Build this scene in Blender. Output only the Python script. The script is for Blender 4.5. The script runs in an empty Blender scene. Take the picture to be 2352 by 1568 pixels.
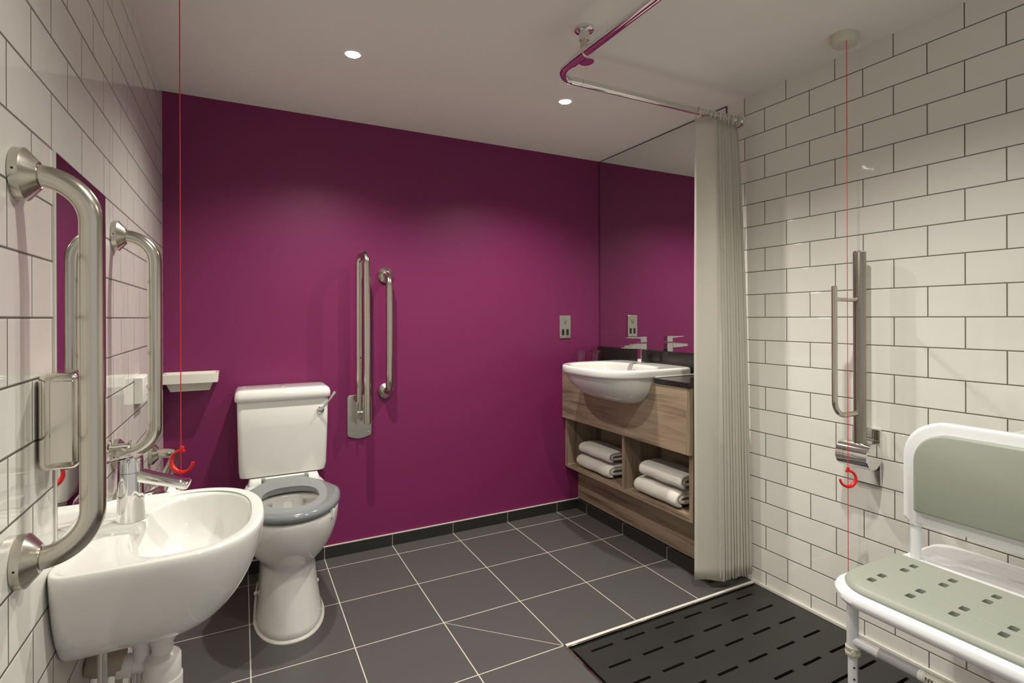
import bpy, bmesh, math, random
from math import pi, sin, cos, radians, sqrt
from mathutils import Vector, Matrix
random.seed(7)
SC = bpy.context.scene
COL = SC.collection

# ------------------------------------------------------------------ camera, world, exposure, lights
H, W = 2.171, 2.336          # ceiling height, right wall (left wall x=0, far wall y=0)
YF = -3.45                   # room end behind the camera, left open without a wall
cam_d = bpy.data.cameras.new('camera'); cam = bpy.data.objects.new('camera', cam_d); COL.objects.link(cam)
cam_d.sensor_width = 36; cam_d.lens = 1208.1 * 36 / 2352
cam_d.shift_y = -(784 - 728.2) / 2352
cam_d.clip_start = 0.02
cam.location = (.303, -2.723, 1.183)
cam.rotation_euler = (Matrix.Rotation(-.4752, 3, 'Z') @ Matrix.Rotation(pi / 2, 3, 'X') @ Matrix.Rotation(-.0037, 3, 'Z')).to_euler()
SC.camera = cam
SC.view_settings.view_transform = 'Standard'; SC.view_settings.look = 'None'
SC.view_settings.gamma = 1; SC.view_settings.exposure = 0.15; SC.view_settings.use_curve_mapping = False
wd = bpy.data.worlds.new('world'); SC.world = wd; wd.use_nodes = True
wd.node_tree.nodes['Background'].inputs[0].default_value = (1.0, .97, .93, 1)
wd.node_tree.nodes['Background'].inputs[1].default_value = .47  # added soft fill, enters through the open end behind the camera
LIGHTS = [(.678, -.697, 68), (1.627, -.691, 68), (.678, -1.90, 35), (1.48, -1.87, 64), (1.15, -3.0, 30)]  # last entry is an added fill lamp, unseen behind the camera
LCOL = (1.0, .965, .87)

# ------------------------------------------------------------------ materials
def nodes(name):
    m = bpy.data.materials.new(name); m.use_nodes = True
    nt = m.node_tree; b = nt.nodes['Principled BSDF']
    return m, nt, b
def N(nt, t, **kw):
    n = nt.nodes.new(t)
    for k, v in kw.items(): setattr(n, k, v)
    return n
def L(nt, a, b): nt.links.new(a, b)
def math_(nt, op, a, b=None, clamp=False):
    n = N(nt, 'ShaderNodeMath', operation=op); n.use_clamp = clamp
    for i, v in enumerate((a, b)):
        if v is None: continue
        if isinstance(v, (int, float)): n.inputs[i].default_value = v
        else: L(nt, v, n.inputs[i])
    return n.outputs[0]
def noise(nt, scale, detail=3, vec=None, rough=.55):
    n = N(nt, 'ShaderNodeTexNoise'); n.inputs['Scale'].default_value = scale
    n.inputs['Detail'].default_value = detail; n.inputs['Roughness'].default_value = rough
    if vec is not None: L(nt, vec, n.inputs['Vector'])
    return n
def bump(nt, b, h, strength, dist=.001):
    n = N(nt, 'ShaderNodeBump'); n.inputs['Strength'].default_value = strength; n.inputs['Distance'].default_value = dist
    L(nt, h, n.inputs['Height']); L(nt, n.outputs[0], b.inputs['Normal']); return n
def objco(nt, scale=(1, 1, 1)):
    t = N(nt, 'ShaderNodeTexCoord'); mp = N(nt, 'ShaderNodeMapping'); mp.inputs['Scale'].default_value = scale
    L(nt, t.outputs['Object'], mp.inputs['Vector']); return mp.outputs[0]
def simple(name, col, rough=.4, metal=0, noise_amt=.0, nscale=40, bstr=0, bdist=.001, coat=0, spec=.5, stretch=(1, 1, 1)):
    m, nt, b = nodes(name)
    b.inputs['Roughness'].default_value = rough; b.inputs['Metallic'].default_value = metal
    b.inputs['Coat Weight'].default_value = coat; b.inputs['Coat Roughness'].default_value = .04
    b.inputs['Specular IOR Level'].default_value = spec
    v = objco(nt, stretch); n = noise(nt, nscale, 4, v)
    mx = N(nt, 'ShaderNodeMix', data_type='RGBA'); L(nt, n.outputs[0], mx.inputs[0])
    a = noise_amt
    mx.inputs[6].default_value = (*[max(0, c * (1 - a)) for c in col], 1)
    mx.inputs[7].default_value = (*[min(1, c * (1 + a)) for c in col], 1)
    L(nt, mx.outputs[2], b.inputs['Base Color'])
    if bstr: bump(nt, b, n.outputs[0], bstr, bdist)
    return m
def plane_vec(nt, axis_u, axis_v, u0, v0):
    g = N(nt, 'ShaderNodeTexCoord'); s = N(nt, 'ShaderNodeSeparateXYZ'); L(nt, g.outputs['Object'], s.inputs[0])
    c = N(nt, 'ShaderNodeCombineXYZ')
    L(nt, math_(nt, 'SUBTRACT', s.outputs[axis_u], u0), c.inputs[0]); L(nt, math_(nt, 'SUBTRACT', s.outputs[axis_v], v0), c.inputs[1])
    return c.outputs[0], s
def brick(nt, vec, bw, rh, mortar, offset, smooth=.1):
    n = N(nt, 'ShaderNodeTexBrick'); L(nt, vec, n.inputs['Vector'])
    n.offset = offset; n.offset_frequency = 2; n.squash = 1; n.squash_frequency = 2
    n.inputs['Scale'].default_value = 1; n.inputs['Mortar Size'].default_value = mortar
    n.inputs['Mortar Smooth'].default_value = smooth; n.inputs['Bias'].default_value = 0
    n.inputs['Brick Width'].default_value = bw; n.inputs['Row Height'].default_value = rh
    return n
def wall_tiles(name, y0, z0):
    m, nt, b = nodes(name)
    vec, s = plane_vec(nt, 1, 2, y0, z0)
    bt = brick(nt, vec, .2040, .1013, .0017, .5)
    bt.inputs['Color1'].default_value = (.775, .755, .70, 1); bt.inputs['Color2'].default_value = (.75, .73, .675, 1)
    bt.inputs['Mortar'].default_value = (.135, .122, .10, 1)
    L(nt, bt.outputs['Color'], b.inputs['Base Color'])
    r = math_(nt, 'MULTIPLY_ADD', bt.outputs['Fac'], .6); r.node.inputs[2].default_value = .035
    L(nt, r, b.inputs['Roughness'])
    # pillowed edges and a gentle glaze ripple that differs from tile to tile
    bt2 = brick(nt, vec, .2040, .1013, .0035, .5, 1.0)
    n = noise(nt, 9, 2, vec)
    bcol = N(nt, 'ShaderNodeSeparateColor'); L(nt, bt.outputs['Color'], bcol.inputs[0])
    h = math_(nt, 'MULTIPLY', bt2.outputs['Fac'], -1.7)
    h2 = math_(nt, 'MULTIPLY_ADD', n.outputs[0], 1.0); L(nt, h, h2.node.inputs[2])
    bump(nt, b, h2, .7, .0012)
    return m
M = {}
M['tiles_left'] = wall_tiles('glazed white wall tiles left', -1.706, -.031)
M['tiles_right'] = wall_tiles('glazed white wall tiles right', -1.085 - .204 * 20, -.0373)
M['purple'] = simple('purple wall paint', (.192, .018, .092), .42, noise_amt=.03, nscale=300, bstr=.12, bdist=.0006, spec=.35)
M['ceiling'] = simple('matt ceiling paint', (.90, .865, .82), .75, noise_amt=.015, nscale=20, bstr=.05)
M['paint'] = simple('off-white wall paint', (.70, .66, .60), .6, noise_amt=.02, nscale=30)

def floor_mat():
    m, nt, b = nodes('charcoal floor tiles')
    vec, s = plane_vec(nt, 0, 1, .662, -.117)
    bt = brick(nt, vec, .335, .335, .0021, 0, .1)
    bt.inputs['Color1'].default_value = (.086, .082, .080, 1); bt.inputs['Color2'].default_value = (.079, .076, .0745, 1)
    bt.inputs['Mortar'].default_value = (.62, .57, .49, 1)
    # diagonal fall cut from the tray corner
    X, Y = s.outputs[0], s.outputs[1]
    # line through (.997,-.787) and (1.332,-1.122):  x + y = .210
    d = math_(nt, 'ABSOLUTE', math_(nt, 'SUBTRACT', math_(nt, 'ADD', X, Y), .210))
    a = math_(nt, 'LESS_THAN', d, .0018)
    a = math_(nt, 'MULTIPLY', a, math_(nt, 'GREATER_THAN', X, .997)); a = math_(nt, 'MULTIPLY', a, math_(nt, 'LESS_THAN', X, 1.335))
    mx = N(nt, 'ShaderNodeMix', data_type='RGBA'); L(nt, a, mx.inputs[0]); L(nt, bt.outputs['Color'], mx.inputs[6])
    mx.inputs[7].default_value = (.55, .5, .43, 1)
    g = noise(nt, 260, 3, vec); mx2 = N(nt, 'ShaderNodeMix', data_type='RGBA', blend_type='MULTIPLY'); mx2.inputs[0].default_value = .35
    L(nt, mx.outputs[2], mx2.inputs[6]); L(nt, g.outputs[0], mx2.inputs[7])
    mx2.inputs[0].default_value = .12
    L(nt, mx2.outputs[2], b.inputs['Base Color'])
    b.inputs['Roughness'].default_value = .42; b.inputs['Specular IOR Level'].default_value = .5
    n = noise(nt, 150, 4, vec)
    h = math_(nt, 'MULTIPLY_ADD', bt.outputs['Fac'], -.7); L(nt, n.outputs[0], h.node.inputs[2])
    bump(nt, b, h, .5, .0010)
    return m
M['floor'] = floor_mat()
def skirt_mat(name, ax, o):
    m, nt, b = nodes(name)
    vec, s = plane_vec(nt, ax, 2, o, -1)
    bt = brick(nt, vec, .335, 4, .0018, 0, .1)
    bt.inputs['Color1'].default_value = (.022, .021, .02, 1); bt.inputs['Color2'].default_value = (.022, .021, .02, 1)
    bt.inputs['Mortar'].default_value = (.30, .28, .25, 1)
    L(nt, bt.outputs['Color'], b.inputs['Base Color']); b.inputs['Roughness'].default_value = .4
    n = noise(nt, 150, 3, vec); bump(nt, b, n.outputs[0], .4, .0006)
    return m
M['skirt_x'] = skirt_mat('dark skirting tiles far wall', 0, .662)
M['skirt_y'] = skirt_mat('dark skirting tiles vanity', 1, -.117)
M['sealant'] = simple('pale sealant', (.62, .59, .53), .4, noise_amt=.1, nscale=60)
M['ceramic'] = simple('white glazed ceramic', (.76, .748, .712), .06, noise_amt=.01, nscale=8, coat=.3)
M['hole_shade'] = simple('inlet shadow', (.05, .05, .045), .4)  # dark colour stands in for the shade inside small holes
def steel(name, col, rough, stretch, amt=.025, sc=90):
    m, nt, b = nodes(name); b.inputs['Metallic'].default_value = 1
    v = objco(nt, stretch); n = noise(nt, sc, 4, v)
    mx = N(nt, 'ShaderNodeMix', data_type='RGBA'); L(nt, n.outputs[0], mx.inputs[0])
    mx.inputs[6].default_value = (*[c * (1 - amt) for c in col], 1); mx.inputs[7].default_value = (*[c * (1 + amt) for c in col], 1)
    L(nt, mx.outputs[2], b.inputs['Base Color'])
    r = math_(nt, 'MULTIPLY_ADD', n.outputs[0], .1); r.node.inputs[2].default_value = rough - .05; L(nt, r, b.inputs['Roughness'])
    bump(nt, b, n.outputs[0], .03, .0002)
    return m
M['steel_v'] = steel('brushed stainless vertical', (.60, .56, .49), .20, (30, 30, .6))
M['steel_h'] = steel('brushed stainless horizontal', (.60, .56, .49), .20, (30, .6, 30))
M['steel'] = steel('brushed stainless', (.60, .57, .50), .25, (3, 3, 3))
M['steel_grey'] = steel('dark brushed stainless', (.36, .33, .28), .28, (30, 30, .5))
M['chrome'] = simple('polished chrome', (.80, .79, .77), .04, 1)
M['smudged'] = steel('polished smudged steel', (.68, .64, .56), .16, (1, 1, 1), .10, 14)
M['mirror'] = simple('mirror silver', (.82, .85, .83), .0, 1)
M['mirror_edge'] = simple('mirror edge', (.05, .055, .05), .3)
M['granite'] = simple('black granite', (.018, .017, .016), .16, noise_amt=.6, nscale=220, spec=.5)
M['plastic'] = simple('white plastic', (.80, .78, .74), .3, noise_amt=.01)
M['plastic_shelf'] = simple('cream plastic', (.74, .71, .63), .3, noise_amt=.01)
M['plastic_cream'] = simple('aged cream plastic', (.66, .62, .52), .4, noise_amt=.03, nscale=30)
M['brown_plastic'] = simple('tan plastic', (.42, .34, .25), .4, noise_amt=.05, nscale=30)
M['white_frame'] = simple('white moulded plastic', (.77, .78, .79), .28, noise_amt=.01)
M['green_pad'] = simple('sage green foam pad', (.305, .325, .27), .42, noise_amt=.04, nscale=350, bstr=.25, bdist=.0006)
M['seat_grey'] = simple('grey seat plastic', (.20, .215, .22), .13, noise_amt=.01, coat=.4)
M['red'] = simple('red plastic', (.75, .012, .010), .25)
M['cord'] = simple('red cord', (.62, .030, .018), .6)
M['black'] = simple('black plastic', (.008, .008, .008), .4)
M['tray'] = simple('black ribbed rubber mat', (.020, .019, .018), .42, noise_amt=.15, nscale=90, bstr=.25, bdist=.0008, stretch=(1, 12, 1))
M['tray_pan'] = simple('dark drain pan', (.003, .003, .003), .6)
M['white_trim'] = simple('white trim', (.70, .67, .60), .3, noise_amt=.12, nscale=50)
M['curtain_ring'] = simple('ring plastic', (.72, .69, .62), .3)
M['paper'] = simple('toilet paper', (.85, .83, .79), .9, noise_amt=.02, nscale=100, bstr=.2)

def wood(name, axis):
    m, nt, b = nodes(name)
    st = {'Y': (14, 1, 14), 'Z': (14, 14, 1)}[axis]
    v = objco(nt, st); n1 = noise(nt, 1.6, 6, v, .62); v2 = objco(nt, tuple(9 * a if a > 1 else 1.0 for a in st)); n2 = noise(nt, 2.2, 5, v2, .65)
    f = math_(nt, 'MULTIPLY_ADD', n2.outputs[0], .5); mm = math_(nt, 'MULTIPLY', n1.outputs[0], .80); L(nt, mm, f.node.inputs[2])
    cr = N(nt, 'ShaderNodeValToRGB'); L(nt, f, cr.inputs[0]); e = cr.color_ramp.elements
    e[0].position = .46; e[0].color = (.085, .055, .035, 1); e[1].position = .80; e[1].color = (.37, .285, .20, 1)
    x = e.new(.56); x.color = (.19, .137, .092, 1); x = e.new(.66); x.color = (.30, .225, .155, 1)
    L(nt, cr.outputs[0], b.inputs['Base Color']); b.inputs['Roughness'].default_value = .42
    bump(nt, b, f, .12, .0006)
    return m
M['wood_h'] = wood('walnut laminate horizontal grain', 'Y')
M['wood_v'] = wood('walnut laminate vertical grain', 'Z')
def towel_mat():
    m, nt, b = nodes('white terry towel'); b.inputs['Base Color'].default_value = (.76, .72, .65, 1); b.inputs['Roughness'].default_value = .95
    b.inputs['Sheen Weight'].default_value = .3
    v = objco(nt); n = noise(nt, 420, 3, v); n2 = noise(nt, 25, 2, v)
    h = math_(nt, 'ADD', n.outputs[0], math_(nt, 'MULTIPLY', n2.outputs[0], .8)); bump(nt, b, h, .9, .003); return m
M['towel'] = towel_mat()
def curtain_mat():
    m, nt, b = nodes('white curtain fabric'); b.inputs['Base Color'].default_value = (.86, .84, .77, 1); b.inputs['Roughness'].default_value = .6
    tr = N(nt, 'ShaderNodeBsdfTranslucent'); tr.inputs[0].default_value = (.80, .77, .69, 1)
    mx = N(nt, 'ShaderNodeMixShader'); mx.inputs[0].default_value = .5
    out = nt.nodes['Material Output']; L(nt, b.outputs[0], mx.inputs[1]); L(nt, tr.outputs[0], mx.inputs[2]); L(nt, mx.outputs[0], out.inputs[0])
    v = objco(nt, (1, 1, 1)); n = noise(nt, 700, 2, v); bump(nt, b, n.outputs[0], .1, .0005); return m
M['curtain'] = curtain_mat()
def glass_mat():
    m, nt, b = nodes('clear glass'); b.inputs['Transmission Weight'].default_value = 1; b.inputs['Roughness'].default_value = .01; b.inputs['IOR'].default_value = 1.45
    b.inputs['Base Color'].default_value = (.93, .95, .94, 1); return m
M['glass'] = glass_mat()
def emis(name, col, s):
    m, nt, b = nodes(name); b.inputs['Emission Color'].default_value = (*col, 1); b.inputs['Emission Strength'].default_value = s
    b.inputs['Base Color'].default_value = (.9, .9, .9, 1); return m
M['lamp'] = emis('lit lamp lens', (1, .95, .88), 9)

# ------------------------------------------------------------------ mesh helpers
class MB:
    def __init__(s): s.v = []; s.f = []
    def add(s, vs, fs):
        o = len(s.v); s.v += [tuple(p) for p in vs]; s.f += [tuple(o + i for i in f) for f in fs]; return s
    def box(s, x0, x1, y0, y1, z0, z1):
        vs = [(x, y, z) for x in (x0, x1) for y in (y0, y1) for z in (z0, z1)]
        return s.add(vs, [(0, 1, 3, 2), (4, 6, 7, 5), (0, 4, 5, 1), (2, 3, 7, 6), (0, 2, 6, 4), (1, 5, 7, 3)])
    def loft(s, rings, cap0=True, cap1=True, closed=True):
        n = len(rings[0]); vs = [p for r in rings for p in r]; fs = []
        for i in range(len(rings) - 1):
            for j in range(n if closed else n - 1):
                k = (j + 1) % n; fs.append((i * n + j, i * n + k, (i + 1) * n + k, (i + 1) * n + j))
        if cap0: fs.append(tuple(range(n - 1, -1, -1)))
        if cap1: fs.append(tuple((len(rings) - 1) * n + j for j in range(n)))
        return s.add(vs, fs)
    def tube(s, path, r, n=20, caps=True, ell=None, up=None):
        P = [Vector(p) for p in path]; T = []
        for i in range(len(P)):
            a = P[max(i - 1, 0)]; b = P[min(i + 1, len(P) - 1)]; T.append((b - a).normalized())
        u = Vector(up) if up else (Vector((0, 0, 1)) if abs(T[0].z) < .9 else Vector((1, 0, 0)))
        u = (u - T[0] * u.dot(T[0])).normalized(); rings = []
        for i, p in enumerate(P):
            if i: u = (u - T[i] * u.dot(T[i])).normalized()
            w = T[i].cross(u); rr = r[i] if isinstance(r, (list, tuple)) else r; e = ell or 1
            rings.append([p + u * (rr * cos(2 * pi * k / n)) + w * (rr * e * sin(2 * pi * k / n)) for k in range(n)])
        return s.loft(rings, caps, caps)
    def lathe(s, prof, o, d, n=32, cap0=True, cap1=True):
        """prof: (radius, distance along d)"""
        o = Vector(o); d = Vector(d).normalized(); u = Vector((0, 0, 1)) if abs(d.z) < .9 else Vector((1, 0, 0))
        u = (u - d * u.dot(d)).normalized(); w = d.cross(u)
        rings = [[o + d * h + u * (r * cos(2 * pi * k / n)) + w * (r * sin(2 * pi * k / n)) for k in range(n)] for r, h in prof]
        return s.loft(rings, cap0, cap1)
    def prism(s, poly, axis, a, b):
        """poly 2D in the plane of the other two axes (cyclic order kept), extruded a..b on axis"""
        def mk(p, t): return {'X': (t, p[0], p[1]), 'Y': (p[0], t, p[1]), 'Z': (p[0], p[1], t)}[axis]
        return s.loft([[mk(p, a) for p in poly], [mk(p, b) for p in poly]])
def fillet(pts, r, seg=8):
    P = [Vector(p) for p in pts]; out = [P[0]]
    for i in range(1, len(P) - 1):
        a, b, c = P[i - 1], P[i], P[i + 1]; d1 = (a - b).normalized(); d2 = (c - b).normalized()
        ang = d1.angle(d2); t = min(r / math.tan(ang / 2), (a - b).length * .49 if i > 1 else (a - b).length * .95, (c - b).length * .95)
        rr = t * math.tan(ang / 2); cen = b + (d1 + d2).normalized() * (rr / sin(ang / 2))
        s0 = b + d1 * t - cen; s1 = b + d2 * t - cen; th = s0.angle(s1); ax = s0.cross(s1).normalized()
        for k in range(seg + 1): out.append(cen + Matrix.Rotation(th * k / seg, 3, ax) @ s0)
    out.append(P[-1]); return out
def rrect(x0, x1, y0, y1, r, n=6):
    """rounded rectangle outline; r may be 4 radii (x1y1, x0y1, x0y0, x1y0)"""
    R = r if isinstance(r, (list, tuple)) else [r] * 4; out = []
    for (cx, cy, sx, sy, a0), q in zip([(x1, y1, -1, -1, 0), (x0, y1, 1, -1, 90), (x0, y0, 1, 1, 180), (x1, y0, -1, 1, 270)], R):
        for k in range(n + 1):
            a = radians(a0 + 90 * k / n); out.append((cx + sx * q + q * cos(a), cy + sy * q + q * sin(a)))
    return out
ORG = {}
def link(name, me, parent=None, loc=(0, 0, 0)):
    o = bpy.data.objects.new(name, me); COL.objects.link(o); o.location = loc
    if parent: o.parent = parent
    return o
def thing(name, label, cat, loc, group=None):
    o = link(name, None, None, loc); ORG[o] = Vector(loc); o.empty_display_size = .05
    o['label'] = label; o['category'] = cat
    if group: o['group'] = group
    return o
def obj(name, mb, mat, parent=None, loc=None, smooth=35, bevel=0, subsurf=0, bseg=2, label=None):
    org = ORG[parent] if parent else Vector(loc or (0, 0, 0))
    me = bpy.data.meshes.new(name); me.from_pydata([tuple(Vector(p) - org) for p in mb.v], [], mb.f); me.validate()
    bm = bmesh.new(); bm.from_mesh(me); bmesh.ops.remove_doubles(bm, verts=bm.verts, dist=1e-6); bmesh.ops.recalc_face_normals(bm, faces=bm.faces); bm.to_mesh(me); bm.free()
    me.materials.append(M[mat] if isinstance(mat, str) else mat)
    me.shade_smooth()
    if smooth and not subsurf: me.set_sharp_from_angle(angle=radians(smooth))
    o = link(name, me, parent, (0, 0, 0) if parent else org); ORG[o] = org
    if bevel:
        md = o.modifiers.new('bevel', 'BEVEL'); md.width = bevel; md.segments = bseg; md.limit_method = 'ANGLE'; md.angle_limit = radians(40); md.harden_normals = False
    if subsurf:
        md = o.modifiers.new('sub', 'SUBSURF'); md.levels = subsurf; md.render_levels = subsurf
    if label: o['label'] = label
    return o
def tag(o, label, cat, group=None):
    o['label'] = label; o['category'] = cat
    if group: o['group'] = group
    return o
def struct(name, mb, mat, **kw):
    o = obj(name, mb, mat, **kw); o['kind'] = 'structure'; return o
def cut(o, mb):
    """subtract the cutter mesh from o for good"""
    me = bpy.data.meshes.new('c'); me.from_pydata([tuple(Vector(p) - ORG[o]) for p in mb.v], [], mb.f)
    bm = bmesh.new(); bm.from_mesh(me); bmesh.ops.recalc_face_normals(bm, faces=bm.faces); bm.to_mesh(me); bm.free()
    c = bpy.data.objects.new('c', me); COL.objects.link(c); c.location = ORG[o]
    par = o.parent; o.parent = None; o.location = ORG[o]
    md = o.modifiers.new('b', 'BOOLEAN'); md.operation = 'DIFFERENCE'; md.object = c; md.solver = 'EXACT'
    bpy.context.view_layer.update(); dg = bpy.context.evaluated_depsgraph_get()
    nm = bpy.data.meshes.new_from_object(o.evaluated_get(dg)); o.modifiers.clear(); o.data = nm
    nm.shade_smooth(); nm.set_sharp_from_angle(angle=radians(35))
    bpy.data.objects.remove(c)
    if par: o.parent = par; o.location = (0, 0, 0)
    return o
def copy_tree(o, parent=None):
    c = o.copy(); COL.objects.link(c); c.parent = parent
    for ch in list(o.children): copy_tree(ch, c)
    return c

# ------------------------------------------------------------------ the room
T = .12
struct('floor', MB().box(-T, 1.332, YF, 0, -T, 0).box(1.332, W + T, -1.122, T, -T, 0).box(-T, 1.332, 0, T, -T, 0).box(1.332, W + T, YF, -1.122, -T, -.05), 'floor', smooth=30)
struct('ceiling', MB().box(-T, W + T, YF - T, T, H, H + T), 'ceiling')
struct('wall_left', MB().box(-T, 0, YF - T, 0, 0, H), 'tiles_left')
struct('wall_right', MB().box(W, W + T, YF - T, 0, -.05, H), 'tiles_right')
struct('wall_back', MB().box(-T, W + T, 0, T, 0, H), 'purple')
SK = .058
struct('baseboard_back', MB().box(0, 2.143, -.001, .0, 0, SK).box(0, 2.143, -.008, 0, 0, SK), 'skirt_x')
struct('trim_1', MB().box(0, 2.16, -.009, 0, SK, SK + .0035), 'sealant')
struct('baseboard_left', MB().box(0, .008, YF, -.008, 0, SK), 'skirt_y')
# boxed-in plinth below the vanity, skirting wraps round it
struct('baseboard_right', MB().box(2.143, 2.163, -1.035, 0, 0, SK).box(2.143, W, -1.045, -1.035, 0, SK), 'skirt_y')
# shower area: upstand line, trim and tray
struct('trim_2', MB().box(1.332, W, -1.134, -1.122, -.004, .004), 'white_trim', bevel=.001)
struct('trim_3', MB().box(1.332, W, -1.143, -1.1365, -.004, .0055), 'chrome', bevel=.001)
struct('trim_4', MB().box(1.328, 1.337, YF, -1.122, -.004, .004), 'chrome', bevel=.001)
struct('trim_5', MB().box(W - .010, W, YF, -1.125, -.005, .012), 'white_trim', bevel=.004)

# shower grate: slotted rubber deck
def shower_mat():
    t = thing('shower_tray', 'black slotted shower tray floor sunk into the grey tiles', 'shower tray', (1.84, -1.9, -.03))
    m = MB(); x0, x1 = 1.352, W - .012; ys = -1.152; yend = -3.2; z0, z1 = -.012, -.002
    lines = [-1.192 - .0985 * k for k in range(20)]; y = ys; hw = .0055
    xs = [1.403 + .1483 * k for k in range(7)]
    for ly in lines:
        m.box(x0, x1, ly + hw, y, z0, z1)
        px = x0
        for sx in xs:
            if sx + .095 > x1: break
            m.box(px, sx, ly - hw, ly + hw, z0, z1); px = sx + .095
        m.box(px, x1, ly - hw, ly + hw, z0, z1); y = ly - hw
    m.box(x0, x1, yend, y, z0, z1)
    obj('grate', m, 'tray', t, smooth=30)
    obj('drain_pan', MB().box(1.338, W - .004, yend - .01, -1.144, -.05, -.035), 'tray_pan', t)
shower_mat()

# ------------------------------------------------------------------ ceiling lights
def downlight(x, y, power, label):
    t = thing('ceiling_light', label, 'light', (x, y, H), 'recessed ceiling spotlights')
    obj('bezel', MB().lathe([(.030, 0), (.042, 0), (.042, .002), (.039, .004), (.030, .003)], (x, y, H), (0, 0, -1), 32, False, False), 'ceiling', t)
    obj('lamp_lens', MB().lathe([(.001, 0), (.027, 0), (.027, .0022), (.001, .0022)], (x, y, H), (0, 0, -1), 24), 'lamp', t)
    ld = bpy.data.lights.new('lamp_beam', 'SPOT'); ld.energy = power; ld.color = LCOL; ld.spot_size = radians(136); ld.spot_blend = 1.0; ld.shadow_soft_size = .022
    lo = bpy.data.objects.new('lamp_beam', ld); COL.objects.link(lo); lo.parent = t; lo.location = (0, 0, -.03)
lab = ['lit round ceiling spotlight above the toilet, left of the two in view',
       'lit round ceiling spotlight beside the curtain rail, in front of the wood basin unit',
       'round ceiling spotlight over the small corner basin, out of view above',
       'round ceiling spotlight over the shower area, out of view above',
       'round ceiling spotlight added as fill behind the camera, out of view']
for (x, y, p), l in zip(LIGHTS, lab): downlight(x, y, p, l)

# ------------------------------------------------------------------ mirrors
def mirror(name, label, box, edge):
    x0, x1, y0, y1, z0, z1 = box
    t = thing(name, label, 'mirror', ((x0 + x1) / 2, (y0 + y1) / 2, z0))
    if x0 < 1: obj('backing', MB().box(x0, x1 - .0008, y0, y1, z0, z1), 'mirror_edge', t); obj('glass', MB().box(x1 - .0008, x1, y0 + .0015, y1 - .0015, z0 + .0015, z1 - .0015), 'mirror', t)
    else: obj('backing', MB().box(x0 + .0008, x1, y0, y1, z0, z1), 'mirror_edge', t); obj('glass', MB().box(x0, x0 + .0008, y0 + .005, y1 - .006, z0 + .002, z1 - .005), 'mirror', t)
    return t
mirror('wall_mirror', 'narrow mirror let into the white tiles behind the steel grab rail', (.0, .003, -1.488, -1.094, .775, 1.488), 0)
struct('trim_6', MB().box(0, .0028, -1.4985, -1.488, .775, 1.490), 'sealant')
mirror('vanity_mirror', 'large frameless mirror from black upstand to ceiling by the curtain', (W - .005, W, -.991, -.002, .996, H - .002), 0)

# ------------------------------------------------------------------ grab rails
GR = [(.0385, 0), (.0398, .0012), (.0398, .0125), (.0382, .0142), (.0215, .0285), (.0195, .029), (.0180, .028)]
def grab_rail(name, label, a, b, n, off=.092, r=.0172, mat='steel_v', group=None):
    """a,b: flange centres on the wall, n: wall normal"""
    a, b, n = Vector(a), Vector(b), Vector(n)
    t = thing(name, label, 'grab rail', a, group)
    obj('tube', MB().tube(fillet([a + n * .02, a + n * off, b + n * off, b + n * .02], .068, 14), r, 28), mat, t)
    for p in (a, b):
        f = obj('flange', MB().lathe(GR, p, n, 48), 'steel', t, smooth=18)
        s = (b - a).normalized().cross(n)
        obj('set_screw', MB().lathe([(.0018, 0), (.0018, .0006)], p + n * .007 + s * .0395, s, 10), 'black', f)
    return t
grab_rail('grab_rail', 'large brushed steel vertical grab rail nearest the camera, left of the narrow mirror', (0, -1.672, 1.403), (0, -1.672, .815), (1, 0, 0))
grab_rail('grab_rail', 'brushed steel vertical grab rail right of the narrow mirror, on the left tiled wall', (0, -.992, 1.404), (0, -.992, .822), (1, 0, 0))
grab_rail('grab_rail', 'brushed steel horizontal grab rail low on the left tiles beside the toilet', (0, -.396, .685), (0, -.976, .685), (1, 0, 0), mat='steel_h')
grab_rail('grab_rail', 'brushed steel vertical grab rail fixed to the purple wall', (.966, 0, 1.402), (.966, 0, .807), (0, -1, 0), off=.085)

# drop-down rail folded up on the purple wall
def drop_rail():
    t = thing('drop_down_rail', 'brushed steel folding support rail raised upright on the purple wall beside the toilet', 'support rail', (.831, 0, .57))
    pl = rrect(.773, .892, .585, .793, [.012, .012, .012, .012], 5)
    arc = [(.773 + .119 * k / 12, .582 - .012 * sin(pi * k / 12)) for k in range(13)]
    poly = [p for p in rrect(.773, .892, .60, .793, [.014, .014, .0, .0], 5)][:12] + [(.773, .60)] + [(.776 + .113 * k / 12, .588 - .014 * sin(pi * k / 12)) for k in range(13)] + [(.892, .60)]
    obj('wall_plate', MB().prism(poly, 'Y', -.006, 0), 'steel', t, bevel=.001)
    for px, pz in [(.787, .780), (.878, .780), (.787, .690), (.787, .601), (.877, .601)]:
        obj('screw', MB().lathe([(.004, 0), (.0035, .002), (.001, .0022)], (px, -.006, pz), (0, -1, 0), 12), 'chrome', t)
    x1, x2 = .823, .840
    p = [(x1, -.052, .68), (x1, -.052, 1.47)] + []
    loop = fillet([(x1, -.050, .69), (x1 + .001, -.050, 1.494), (x2, -.150, 1.494), (x2 + .002, -.150, .675)], .049, 14)
    obj('rail_loop', MB().tube(loop, .0165, 26), 'steel_v', t)
    obj('end_cap', MB().lathe([(.0165, 0), (.015, .004), (.006, .006)], (x2 + .002, -.150, .676), (0, 0, -1), 24), 'steel', t)
    obj('hinge', MB().box(.805, .810, -.075, -.006, .655, .765).box(.836, .841, -.06, -.006, .665, .750).lathe([(.018, 0), (.018, .030)], (.806, -.052, .708), (1, 0, 0), 24), 'steel', t, bevel=.001)
    obj('catch', MB().lathe([(.006, 0), (.006, .006), (.003, .010)], (x1, -.067, .985), (0, -1, 0), 12), 'chrome', t)
    return t
drop_rail()

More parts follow.
